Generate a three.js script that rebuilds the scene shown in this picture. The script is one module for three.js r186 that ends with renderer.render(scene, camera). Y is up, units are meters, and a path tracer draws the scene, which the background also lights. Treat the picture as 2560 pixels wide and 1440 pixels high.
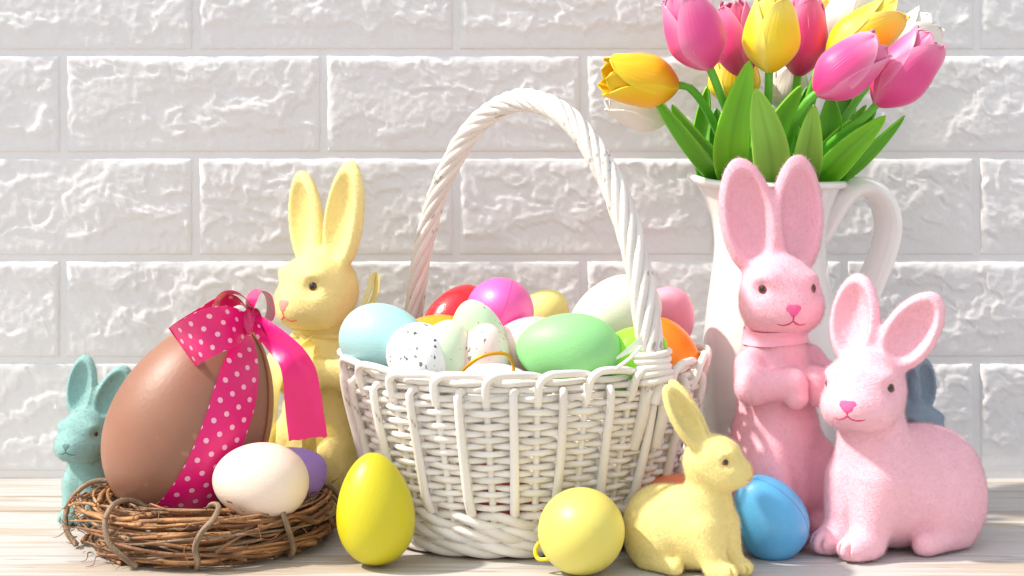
import * as THREE from 'three';
import { mergeGeometries } from 'three/addons/utils/BufferGeometryUtils.js';
import { RoundedBoxGeometry } from 'three/addons/geometries/RoundedBoxGeometry.js';

// ---------------------------------------------------------------- camera, sky, sun, exposure
const F = 4404, H = 0.245, CZ = 1.2;            // focal length in photo pixels, eye height, distance to the wall
const scene = new THREE.Scene();
const camera = new THREE.PerspectiveCamera(2 * Math.atan(720 / F) * 180 / Math.PI, 16 / 9, 0.05, 60);
camera.position.set(0, H, CZ);
camera.lookAt(0, H, 0);
camera.setViewOffset(2560, 1440, 0, 424, 2560, 1440);
const SUN = new THREE.Vector3(-0.66, 0.72, 0.05).normalize();
{
  const w = 256, h = 128, d = new Float32Array(w * h * 4), v = new THREE.Vector3();
  for (let y = 0; y < h; y++) for (let x = 0; x < w; x++) {
    const th = (1 - (y + 0.5) / h) * Math.PI, ph = ((x + 0.5) / w - 0.5) * 2 * Math.PI;   // row 0 is the nadir
    v.set(Math.sin(th) * Math.cos(ph), Math.cos(th), Math.sin(th) * Math.sin(ph));
    const up = Math.max(0, v.y), s = Math.max(0, v.dot(SUN));
    const glow = 1.6 * Math.pow(s, 14) + 0.35 * Math.pow(s, 3);
    let r = 0.75 - 0.07 * up + glow, g = 0.76 - 0.02 * up + glow * 0.97, b = 0.785 + 0.04 * up + glow * 0.92;
    if (v.y < 0) { const k = Math.min(1, -v.y * 6); r += (0.55 - r) * k; g += (0.52 - g) * k; b += (0.49 - b) * k; }
    d.set([r, g, b, 1], (y * w + x) * 4);
  }
  const sky = new THREE.DataTexture(d, w, h, THREE.RGBAFormat, THREE.FloatType);
  sky.mapping = THREE.EquirectangularReflectionMapping; sky.magFilter = sky.minFilter = THREE.LinearFilter; sky.needsUpdate = true;
  scene.background = sky; scene.environment = sky;
}
const sun = new THREE.DirectionalLight(0xfff4e6, 4.3);
sun.position.copy(SUN).multiplyScalar(2); sun.castShadow = true; sun.shadow.radius = 5;
Object.assign(sun.shadow.camera, { left: -0.6, right: 0.6, top: 0.6, bottom: -0.6, near: 0.5, far: 4 });
sun.shadow.mapSize.set(4096, 4096);
scene.add(sun);
const renderer = new THREE.WebGLRenderer({ antialias: true });
renderer.toneMapping = THREE.LinearToneMapping;
renderer.toneMappingExposure = 1.14;
renderer.shadowMap.enabled = true;

// ---------------------------------------------------------------- helpers
const V = (x, y, z) => new THREE.Vector3(x, y, z);
const at = (px, py, D) => V((px - 1280) * D / F, H - (py - 296) * D / F, CZ - D);   // photo pixel + depth -> metres
const R = (d) => d * Math.PI / 180;
const clamp = (x, a, b) => Math.min(b, Math.max(a, x)), lerp = (a, b, t) => a + (b - a) * t;
const sstep = (a, b, x) => { const t = clamp((x - a) / (b - a), 0, 1); return t * t * (3 - 2 * t); };
let seed = 7;
const rnd = () => { seed = (seed + 0x6d2b79f5) | 0; let t = Math.imul(seed ^ (seed >>> 15), 1 | seed); t = (t + Math.imul(t ^ (t >>> 7), 61 | t)) ^ t; return ((t ^ (t >>> 14)) >>> 0) / 4294967296; };
const rr = (a, b) => a + (b - a) * rnd();
const hash = (x, y, z) => { let h = (Math.imul(x, 374761393) + Math.imul(y, 668265263) + Math.imul(z, 2147483647 ^ 0x5bd1e995)) | 0; h = Math.imul(h ^ (h >>> 13), 1274126177); return ((h ^ (h >>> 16)) >>> 0) / 4294967296; };
function noise(x, y, z = 0) {                    // value noise, -1..1
  const X = Math.floor(x), Y = Math.floor(y), Z = Math.floor(z); let u = x - X, v = y - Y, w = z - Z;
  u = u * u * u * (u * (u * 6 - 15) + 10); v = v * v * v * (v * (v * 6 - 15) + 10); w = w * w * (3 - 2 * w);
  const L = (a, b, t) => a + (b - a) * t;
  return 2 * L(L(L(hash(X, Y, Z), hash(X + 1, Y, Z), u), L(hash(X, Y + 1, Z), hash(X + 1, Y + 1, Z), u), v), L(L(hash(X, Y, Z + 1), hash(X + 1, Y, Z + 1), u), L(hash(X, Y + 1, Z + 1), hash(X + 1, Y + 1, Z + 1), u), v), w) - 1;
}
const fbm = (x, y, z, o = 4) => { let s = 0, a = 0.5; for (let i = 0; i < o; i++) { s += a * noise(x, y, z + i * 7.3); x *= 2.03; y *= 2.03; a *= 0.5; } return s; };
const names = {};
const numbered = (n) => { const k = (names[n] = (names[n] ?? -1) + 1); return k ? n + '_' + String(k).padStart(3, '0') : n; };
function tag(o, label, category, group) { o.userData.label = label; o.userData.category = category; if (group) o.userData.group = group; return o; }
function mesh(name, g, m, parent) { const o = new THREE.Mesh(g, m); o.name = name; o.castShadow = o.receiveShadow = true; parent.add(o); return o; }
function thing(name, label, category, pos = V(0, 0, 0), group) { const o = new THREE.Group(); o.name = numbered(name); o.position.copy(pos); scene.add(o); return tag(o, label, category, group); }
function single(name, g, m, label, category, group) { const o = mesh(numbered(name), g, m, scene); return tag(o, label, category, group); }
const std = (color, roughness = 0.6, o = {}) => new THREE.MeshPhysicalMaterial({ color, roughness, side: THREE.DoubleSide, ...o });

// tube through points with a radius that may vary along it
function tube(pts, r, seg = 40, rad = 6, closed = false) {
  const c = new THREE.CatmullRomCurve3(pts, closed, 'centripetal'), fr = c.computeFrenetFrames(seg, closed), pos = [], uv = [], idx = [], nor = [];
  const P = V(0, 0, 0), L = c.getLength();
  for (let i = 0; i <= seg; i++) {
    c.getPointAt(i / seg, P); const q = typeof r === 'function' ? r(i / seg) : r;
    for (let j = 0; j <= rad; j++) {
      const a = j / rad * Math.PI * 2, N = fr.normals[i], B = fr.binormals[i], ca = Math.cos(a), sa = Math.sin(a);
      const nx = ca * N.x + sa * B.x, ny = ca * N.y + sa * B.y, nz = ca * N.z + sa * B.z;
      pos.push(P.x + q * nx, P.y + q * ny, P.z + q * nz); nor.push(nx, ny, nz); uv.push(i / seg * L, j / rad * 2 * Math.PI * q);
    }
  }
  for (let i = 0; i < seg; i++) for (let j = 0; j < rad; j++) { const a = i * (rad + 1) + j, b = a + rad + 1; idx.push(a, a + 1, b, b, a + 1, b + 1); }
  if (!closed) for (const [i, f] of [[0, 1], [seg, 0]]) {    // rounded-off ends: a cone cap
    const k = pos.length / 3, q = typeof r === 'function' ? r(i / seg) : r; c.getPointAt(i / seg, P); const T = fr.tangents[i].clone().multiplyScalar((f ? -1 : 1) * q * 0.5).add(P);
    pos.push(T.x, T.y, T.z); nor.push(fr.tangents[i].x * (f ? -1 : 1), fr.tangents[i].y * (f ? -1 : 1), fr.tangents[i].z * (f ? -1 : 1)); uv.push(0, 0);
    for (let j = 0; j < rad; j++) { const a = i * (rad + 1) + j; f ? idx.push(k, a + 1, a) : idx.push(k, a, a + 1); }
  }
  const g = new THREE.BufferGeometry();
  g.setAttribute('position', new THREE.Float32BufferAttribute(pos, 3)); g.setAttribute('normal', new THREE.Float32BufferAttribute(nor, 3)); g.setAttribute('uv', new THREE.Float32BufferAttribute(uv, 2)); g.setIndex(idx);
  return g;
}
// sheet from a grid of points grid[i][j]; th > 0 gives it thickness and edges; col(i/n, j/m) gives vertex colours
function sheet(grid, th = 0, col, uvf) {
  const n = grid.length, m = grid[0].length, pos = [], uv = [], idx = [], cl = [];
  let acc = 0;
  for (let i = 0; i < n; i++) {
    if (i) acc += grid[i][m >> 1].distanceTo(grid[i - 1][m >> 1]);
    const w = grid[i][0].distanceTo(grid[i][m - 1]);
    for (let j = 0; j < m; j++) { const p = grid[i][j]; pos.push(p.x, p.y, p.z); uv.push(...(uvf ? uvf(i / (n - 1), j / (m - 1), acc, w) : [w * (j / (m - 1) - 0.5), acc])); if (col) cl.push(...col(i / (n - 1), j / (m - 1))); }
  }
  for (let i = 0; i < n - 1; i++) for (let j = 0; j < m - 1; j++) { const a = i * m + j, b = a + m; idx.push(a, a + 1, b, b, a + 1, b + 1); }
  let g = new THREE.BufferGeometry();
  g.setAttribute('position', new THREE.Float32BufferAttribute(pos, 3)); g.setIndex(idx); g.computeVertexNormals();
  if (th) {
    const N = g.attributes.normal.array, k = n * m;
    const p2 = pos.slice(), idx2 = idx.slice();
    for (let i = 0; i < k * 3; i++) { p2[i] = pos[i] + N[i] * th / 2; }
    for (let i = 0; i < k * 3; i++) p2.push(pos[i] - N[i] * th / 2);
    for (let i = 0; i < idx.length; i += 3) idx2.push(idx[i] + k, idx[i + 2] + k, idx[i + 1] + k);
    const edge = []; for (let j = 0; j < m; j++) edge.push(j); for (let i = 1; i < n; i++) edge.push(i * m + m - 1); for (let j = m - 2; j >= 0; j--) edge.push((n - 1) * m + j); for (let i = n - 2; i > 0; i--) edge.push(i * m);
    const e0 = p2.length / 3; for (const e of edge) { for (const s of [0, k]) { const q = (e + s) * 3; p2.push(p2[q], p2[q + 1], p2[q + 2]); } }
    for (let i = 0; i < edge.length; i++) { const a = e0 + i * 2, b = e0 + ((i + 1) % edge.length) * 2; idx2.push(a, a + 1, b, b, a + 1, b + 1); }
    g = new THREE.BufferGeometry(); g.setAttribute('position', new THREE.Float32BufferAttribute(p2, 3)); g.setIndex(idx2); g.computeVertexNormals();
    const uv2 = [...uv, ...uv], c2 = [...cl, ...cl]; for (const e of edge) for (let s = 0; s < 2; s++) { uv2.push(uv[e * 2], uv[e * 2 + 1]); if (col) c2.push(cl[e * 3], cl[e * 3 + 1], cl[e * 3 + 2]); }
    g.setAttribute('uv', new THREE.Float32BufferAttribute(uv2, 2)); if (col) g.setAttribute('color', new THREE.Float32BufferAttribute(c2, 3));
    return g;
  }
  g.setAttribute('uv', new THREE.Float32BufferAttribute(uv, 2)); if (col) g.setAttribute('color', new THREE.Float32BufferAttribute(cl, 3));
  return g;
}
// ribbon between two edge lines
function ribbon(e1, e2, n = 40, m = 8, th = 0.00025, wave = 0, fray = 0) {
  const a = new THREE.CatmullRomCurve3(e1), b = new THREE.CatmullRomCurve3(e2), g = [];
  for (let i = 0; i <= n; i++) { const p = a.getPoint(i / n), q = b.getPoint(i / n), row = []; for (let j = 0; j <= m; j++) row.push(p.clone().lerp(q, j / m).add(V(0, 0, wave * (Math.sin(j / m * 5.2 + i / n * 4.0) + 0.6 * noise(j / m * 2.5, i / n * 6, 17))))); if (fray && i === n) row.forEach((v, j) => { v.y += fray * (hash(j, 5, 5) - 0.6); }); g.push(row); }
  return sheet(g, th);
}
function texture(w, h, fn, srgb = true) {        // fn(u, v) -> [r, g, b] 0..255
  const d = new Uint8Array(w * h * 4);
  for (let y = 0; y < h; y++) for (let x = 0; x < w; x++) { const c = fn(x / w, y / h); d.set([clamp(c[0], 0, 255), clamp(c[1], 0, 255), clamp(c[2], 0, 255), 255], (y * w + x) * 4); }
  const t = new THREE.DataTexture(d, w, h); t.wrapS = t.wrapT = THREE.RepeatWrapping; t.magFilter = THREE.LinearFilter; t.minFilter = THREE.LinearMipmapLinearFilter; t.generateMipmaps = true;
  if (srgb) t.colorSpace = THREE.SRGBColorSpace; t.needsUpdate = true; return t;
}
const wrapNoise = (u, v, n, m, z, o = 3) => {    // noise that tiles over the unit square
  const f = (a, b) => fbm(a * n, b * m, z, o); const wu = sstep(0.75, 1, u), wv = sstep(0.75, 1, v);
  return lerp(lerp(f(u, v), f(u - 1, v), wu), lerp(f(u, v - 1), f(u - 1, v - 1), wu), wv);
};
const grain = texture(256, 256, (u, v) => { const k = 128 + 150 * wrapNoise(u, v, 22, 22, 3, 3); return [k, k, k]; }, false);
const bumpOf = (t, rep) => { const c = t.clone(); c.repeat.set(rep, rep); c.needsUpdate = true; return c; };

// ---------------------------------------------------------------- wall of embossed white bricks
const wallM = std(0xe5e5e7, 0.38, { bumpMap: bumpOf(grain, 14), bumpScale: 0.00022, clearcoat: 0.25, clearcoatRoughness: 0.35 });
function brickGeometry(w, h, sd) {
  const nx = Math.max(6, Math.round(w / 0.00125)), ny = Math.max(6, Math.round(h / 0.00125)), pos = [], uv = [], idx = [];
  for (let j = 0; j <= ny; j++) for (let i = 0; i <= nx; i++) {
    const x = i / nx * w, y = j / ny * h, X = x * 100, Y = y * 100;           // centimetres
    const wx = fbm(X * 0.5, Y * 0.5, sd + 11, 3) * 1.6, wy = fbm(X * 0.5, Y * 0.5, sd + 23, 3) * 1.6;
    let t = fbm(X * 0.17 + wx * 0.3, Y * 0.32 + wy * 0.35, sd, 4) * 3.4 + 0.10 * Y;   // broad slabs, lower towards the foot of the brick
    const ft = Math.floor(t), fr = t - ft, terr = ft + sstep(0.38, 0.60, fr) + 0.10 * fr;
    const rd = 1 - Math.abs(noise(X * 0.36 + wx * 0.8, Y * 0.5 + wy * 0.8, sd + 40)); const ridge = Math.pow(rd, 11) * sstep(-0.3, 0.3, noise(X * 0.4, Y * 0.4, sd + 77));
    const rd2 = Math.pow(1 - Math.abs(noise(X * 1.1 + wy, Y * 1.3 - wx, sd + 60)), 6);
    const foot = sstep(1.7, 1.2, Y + 0.5 * fbm(X * 0.7, 0, sd + 5, 3) * 2);    // hollow along the foot, with upright grooves
    let z = 0.0020 + 0.0008 * terr + 0.0007 * ridge + 0.00028 * rd2 + 0.00032 * fbm(X * 2.4, Y * 2.4, sd + 3, 3);
    z = lerp(z, 0.0013 + 0.0003 * noise(X * 4, Y * 0.5, sd), 0.7 * foot);
    z = clamp(z, 0.0013, 0.0058);
    const edge = Math.min(x, w - x, y, h - y); z = lerp(0.0009, z, sstep(-0.0012, 0.0052 + 0.0020 * noise(X * 1.5, Y * 1.5, 9), edge)); if (edge < 1e-6) z = -0.001;
    pos.push(x, y, z); uv.push(x + sd * 0.137, y);
  }
  for (let j = 0; j < ny; j++) for (let i = 0; i < nx; i++) { const a = j * (nx + 1) + i, b = a + nx + 1; idx.push(a, a + 1, b, b, a + 1, b + 1); }
  const g = new THREE.BufferGeometry(); g.setAttribute('position', new THREE.Float32BufferAttribute(pos, 3)); g.setAttribute('uv', new THREE.Float32BufferAttribute(uv, 2)); g.setIndex(idx); g.computeVertexNormals();
  return g;
}
{
  const w = thing('wall', 'white wall of rough embossed bricks behind the Easter display', 'wall', V(0, 0, 0));
  const b = new THREE.BoxGeometry(1.1, 0.9, 0.03); b.translate(0, 0.4, -0.015 + 0.0007); mesh('backing', b, wallM, w);
  const P = 0.0698, rows = [[0.003, 0.0804], [0.0804, 0.1499], [0.1499, 0.2199], [0.2199, 0.2897], [0.2897, 0.3595]];
  let s = 1;
  rows.forEach(([y0, y1], r) => {
    const off = (r % 2 === 0) ? -0.0381 : 0.049;
    for (let k = -3; k <= 2; k++) {
      const x0 = off + k * 0.1772; s += 3.7;
      const g = brickGeometry(0.1772 - 0.0030, (y1 - y0) - 0.0028, s);
      const o = mesh('brick', g, wallM, w); o.position.set(x0 + 0.0015, y0 + 0.0014, 0);
    }
  });
}
// ---------------------------------------------------------------- table of whitewashed planks
const plankTex = [0, 1, 2].map((k) => texture(1024, 256, (u, v) => {
  const st = wrapNoise(u, v, 5, 26, k * 5 + 1, 4), fine = wrapNoise(u, v, 14, 110, k * 5 + 2, 2), pat = wrapNoise(u, v, 4, 5, k * 5 + 3, 4);
  const worn = sstep(0.10, 0.42, pat + 0.75 * st + 0.06), line = sstep(0.16, 0.34, fine + 0.5 * st);
  const a = 1 - 0.5 * worn - 0.24 * line;
  const knot = sstep(0.33, 0.42, wrapNoise(u, v, 7, 16, k + 31, 3)) * 0.35;
  return [192 * a + 172 * (1 - a) - 44 * knot, 190 * a + 152 * (1 - a) - 52 * knot, 187 * a + 130 * (1 - a) - 56 * knot];
}));
const plankBump = texture(512, 256, (u, v) => { const k = 150 + 120 * wrapNoise(u, v, 6, 60, 44, 3) - 60 * sstep(0.2, 0.35, wrapNoise(u, v, 8, 34, 45, 2)); return [k, k, k]; }, false);
{
  const t = thing('table', 'white washed wooden table of worn planks under the Easter display', 'table');
  const joints = [-0.012, 0.098, 0.210, 0.322, 0.434, 0.546];
  for (let i = 0; i < 5; i++) {
    const z0 = joints[i], z1 = joints[i + 1], g = new RoundedBoxGeometry(2.0, 0.022, z1 - z0 - 0.0008, 3, 0.0012);
    const p = g.attributes.position, u = g.attributes.uv; for (let k = 0; k < p.count; k++) u.setXY(k, p.getX(k) / 0.5 + i * 0.37, (p.getZ(k)) / 0.125 + i * 0.21);
    const tx = plankTex[i % 3].clone(); tx.needsUpdate = true;
    const m = std(0xffffff, 0.62, { map: tx, bumpMap: plankBump, bumpScale: 0.0009 });
    const o = mesh('plank', g, m, t); o.position.set(0.013 * i, -0.011 - (i === 1 ? 0.0006 : 0), (z0 + z1) / 2);
  }
  const ap = new RoundedBoxGeometry(1.98, 0.05, 0.02, 2, 0.002); const a = mesh('apron', ap, std(0xe6dfd4, 0.6), t); a.position.set(0.02, -0.048, 0.52);
}

// ---------------------------------------------------------------- eggs
function eggGeometry(len, dia, asym = 0.1) {
  const pts = [], n = 40;
  for (let i = 0; i <= n; i++) { const t = Math.PI * (1 - i / n), c = Math.cos(t); pts.push(new THREE.Vector2(Math.max(0, dia / 2 * Math.sin(t) * (1 - asym * 1.35 * c - 0.10 * asym * c * c)), len / 2 * c)); }
  return new THREE.LatheGeometry(pts, 56);
}
const eggBump = bumpOf(grain, 1); eggBump.repeat.set(6, 4);
function eggMat(hex, o = {}) { return std(hex, o.rough ?? 0.5, { bumpMap: eggBump, bumpScale: 0.0001, clearcoat: o.coat ?? 0, clearcoatRoughness: o.coatR ?? 0.25, map: o.map ?? null, sheen: 0 }); }
const up = V(0, 1, 0);
function egg(px, py, D, len, dia, axis, hex, label, o = {}) {
  const m = o.mat ?? eggMat(hex, o), g = eggGeometry(len / 1000, dia / 1000, o.asym ?? 0.1);
  const e = single('egg', g, m, label, 'egg', 'painted Easter eggs of the display'); e.position.copy(at(px, py, D)); if (o.floor != null) e.position.y = o.floor;
  e.quaternion.setFromUnitVectors(up, V(...axis).normalize());
  if (o.spin) e.rotateY(o.spin);
  if (o.seam) {            // the joint of the two plastic halves: a hairline groove edge round the waist or along the length
    const ring = [];
    for (let i = 0; i < 48; i++) { const t = i / 48 * Math.PI * 2; const c = Math.cos(t), as = o.asym ?? 0.1; const rad = dia / 2000 * Math.sin(t) * (1 - as * 1.35 * c - 0.1 * as * c * c);
      ring.push(o.seam === 'waist' ? V(dia / 2000 * 0.999 * Math.cos(t), 0.0, dia / 2000 * 0.999 * Math.sin(t)) : V(rad, len / 2000 * c, 0)); }
    const sm = mesh('seam', tube(ring, 0.0002, 96, 5, true), std(new THREE.Color(hex).multiplyScalar(0.72), 0.5), e);
    if (o.seamTurn) sm.rotation.y = o.seamTurn;
  }
  return e;
}
function speckle(base, tint, sd, count) {        // paint splashes on a foam egg
  const c = document.createElement('canvas'); c.width = 1024; c.height = 512; const x = c.getContext('2d'); const keep = seed; seed = sd;
  const gr = x.createLinearGradient(0, 0, 1024, 0); gr.addColorStop(0, base); gr.addColorStop(0.3, tint); gr.addColorStop(0.62, tint); gr.addColorStop(1, base); x.fillStyle = gr; x.fillRect(0, 0, 1024, 512);
  for (let i = 0; i < count; i++) {
    const px = rnd() * 1024, py = 40 + rnd() * 430, s = Math.pow(rnd(), 3) * 11 + 2.4; x.fillStyle = `rgba(${70 + rnd() * 50},${70 + rnd() * 45},${75 + rnd() * 45},${0.65 + rnd() * 0.35})`;
    x.beginPath(); const n = 9; for (let k = 0; k < n; k++) { const a = k / n * 6.283, q = s * (0.55 + rnd() * 0.75); x.lineTo(px + q * Math.cos(a) * (0.8 + rnd() * 0.5), py + q * Math.sin(a)); } x.fill();
  }
  seed = keep;
  const t = new THREE.CanvasTexture(c); t.colorSpace = THREE.SRGBColorSpace; t.wrapS = THREE.RepeatWrapping; t.needsUpdate = true; return t;
}
// in the basket
egg(963, 853, 1.02, 57, 42, [0.8, -0.12, 0.45], 0xa6d6d6, 'pale blue egg at the left end of the basket', { asym: 0.1 });
egg(1050, 895, 0.995, 42, 36, [0.35, -0.5, 0.75], 0, 'white egg with dense grey speckles behind the basket rim', { mat: eggMat(0xffffff, { map: speckle('#f6f5f4', '#f4f4f5', 5, 150), rough: 0.6 }), spin: 0.6 });
egg(1108, 893, 1.0, 44, 34, [0.3, 0.9, 0.1], 0, 'plain pale green egg with few speckles between the two white speckled eggs', { mat: eggMat(0xffffff, { map: speckle('#eef2e0', '#c2e6b8', 9, 22), rough: 0.6 }), spin: 1.4 });
egg(1092, 862, 1.045, 52, 36, [0.9, 0.25, 0.2], 0xf5a11c, 'amber orange egg below the red egg in the basket', { rough: 0.3 });
egg(1138, 803, 1.085, 50, 36, [0.5, 0.8, -0.2], 0xd81226, 'glossy red egg at the back of the basket', { rough: 0.22, coat: 0.6 });
egg(1251, 777, 1.05, 46, 40.5, [0.15, 0.3, 0.95], 0xfb58b6, 'hot pink egg topmost in the basket', { seam: 'long', seamTurn: 1.35, rough: 0.4, coat: 1, coatR: 0.5 });
egg(1348, 805, 1.1, 46, 36, [0.5, 0.7, 0.2], 0xece28a, 'pale yellow egg behind the hot pink egg', {});
egg(1193, 836, 1.012, 41, 31, [-0.25, 0.92, 0.1], 0, 'mint speckled egg standing below the hot pink egg', { mat: eggMat(0xffffff, { map: speckle('#f1f5ec', '#b9e2ae', 21, 120), rough: 0.6 }), spin: 2.2, asym: 0.12 });
egg(1209, 893, 1.0, 40, 30.5, [0.15, 0.9, 0.25], 0, 'cream pink speckled egg behind the gold cord', { mat: eggMat(0xffffff, { map: speckle('#f7e8e0', '#f5c9c2', 33, 110), rough: 0.6 }), spin: 0.9 });
egg(1322, 872, 1.025, 52, 37, [0.7, 0.3, -0.5], 0xf1cfcb, 'pearly pale pink egg half hidden by the green egg', { rough: 0.22, coat: 0.4 });
egg(1421, 876, 0.993, 60, 42, [0.97, -0.02, 0.2], 0x8fd38a, 'large pastel green egg lying at the front of the basket', { asym: -0.08 });
egg(1536, 789, 1.055, 60, 43, [0.85, 0.42, -0.25], 0xeae6d8, 'large ivory egg beside the right leg of the handle', { asym: -0.09 });
egg(1660, 800, 1.1, 52, 38, [0.25, 0.6, 0.6], 0xf4a0b6, 'rose pink egg at the far right of the basket behind the handle', {});
egg(1668, 890, 1.045, 50, 36, [-0.4, 0.9, 0.1], 0xff8a0a, 'bright orange egg right of the handle foot', { rough: 0.3 });
const lime = egg(1578, 905, 1.0, 48, 38, [0.6, 0.6, 0.2], 0x8ee22c, 'lime green egg beside the wrapped handle foot', { rough: 0.35 });
const cordEgg = egg(1243, 990, 0.988, 56, 37, [0.95, -0.1, 0.2], 0xf4f4f5, 'white glossy egg with gold hanging cord at the front rim', { rough: 0.28, coat: 0.4, seam: 'long', seamTurn: 1.1, asym: 0.06 });
egg(1270, 1235, 1.03, 54, 40, [1, 0.1, 0.1], 0xe2686c, 'coral red egg low inside the basket seen through gaps in the weave', {});
function childTube(parent, name, pts, r, m, seg = 40) { parent.updateMatrixWorld(true); const inv = parent.matrixWorld.clone().invert(); return mesh(name, tube(pts, r, seg, 6).applyMatrix4(inv), m, parent); }
childTube(cordEgg, 'hanging_cord', [at(1150, 935, 0.972), at(1172, 912, 0.969), at(1205, 891, 0.967), at(1242, 883, 0.967), at(1268, 887, 0.968), at(1282, 910, 0.972), at(1284, 930, 0.978)], 0.0010, std(0xd49a12, 0.35, { metalness: 0.5 }));
{ // two white ribbon ends of the lime egg's hanger
  lime.updateMatrixWorld(true); const inv = lime.matrixWorld.clone().invert();
  mesh('hanger', ribbon([at(1605, 838, 0.975), at(1570, 868, 0.972), at(1541, 893, 0.97)], [at(1608, 862, 0.975), at(1575, 882, 0.972), at(1542, 899, 0.97)], 16, 4).applyMatrix4(inv), std(0xf4f6ee, 0.4, { transmission: 0.35, thickness: 0 }), lime);
  mesh('hanger', tube([at(1603, 866, 0.972), at(1578, 893, 0.97), at(1541, 921, 0.968)], 0.0011, 20, 6).applyMatrix4(inv), std(0xf6f5f0, 0.5), lime);
}
// on the table and in the nest
egg(938, 1277, 0.965, 61, 42.5, [-0.07, 1, -0.05], 0xcdc31c, 'bright yellow egg standing upright in front of the basket', { floor: 0.0312, rough: 0.38, asym: 0.13 });
const round = egg(1455, 1330, 0.945, 53, 46.2, [0.2, 0.25, 0.95], 0xddd36a, 'soft yellow round egg lying in front of the basket', { floor: 0.0236, rough: 0.38, asym: 0.05 });
childTube(round, 'hanging_loop', [at(1366, 1352, 0.955), at(1347, 1358, 0.952), at(1338, 1378, 0.95), at(1345, 1396, 0.948), at(1366, 1398, 0.945), at(1385, 1396, 0.945)], 0.0012, std(0xe3cf10, 0.35));
egg(1921, 1303, 0.985, 52, 41, [-0.45, 0.85, 0.25], 0x5fb2e6, 'sky blue egg behind the small yellow rabbit', { floor: 0.0225, rough: 0.33, asym: 0.12, seam: 'long', seamTurn: -0.55 });
egg(1696, 1225, 1.01, 56, 41, [0.9, 0.2, 0.3], 0xee8d63, 'coral orange egg half hidden behind the small yellow rabbit', { floor: 0.0208, rough: 0.4 });
egg(651, 1203, 0.985, 55, 43, [0.97, -0.03, 0.2], 0xefdccb, 'cream egg lying at the front of the twig nest', { asym: -0.06, rough: 0.4 });
egg(692, 1214, 1.02, 62, 42, [0.9, 0.42, -0.1], 0xa584d2, 'lavender purple egg behind the cream egg in the nest', { rough: 0.45 });

// ---------------------------------------------------------------- chocolate egg with its ribbon
const satin = (hex, map) => std(hex, 0.27, { map: map ?? null, sheen: 0.5, sheenColor: new THREE.Color(0xffc0d8), sheenRoughness: 0.4, anisotropy: 0.5, bumpMap: bumpOf(grain, 260), bumpScale: 0.00006, transmission: 0.12, thickness: 0 });
const dotTex = (() => {
  const c = document.createElement('canvas'); c.width = c.height = 256; const x = c.getContext('2d'); x.fillStyle = '#f0147f'; x.fillRect(0, 0, 256, 256);
  x.fillStyle = 'rgba(190,0,90,0.18)'; for (let i = 0; i < 256; i += 4) x.fillRect(0, i, 256, 1.5);
  x.fillStyle = '#ffc4dc'; for (const [a, b] of [[64, 64], [192, 192]]) { x.beginPath(); x.arc(a, b, 33, 0, 7); x.fill(); }
  const t = new THREE.CanvasTexture(c); t.wrapS = t.wrapT = THREE.RepeatWrapping; t.colorSpace = THREE.SRGBColorSpace; t.repeat.set(1 / 0.0118, 1 / 0.0118); t.needsUpdate = true; return t;
})();
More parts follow.
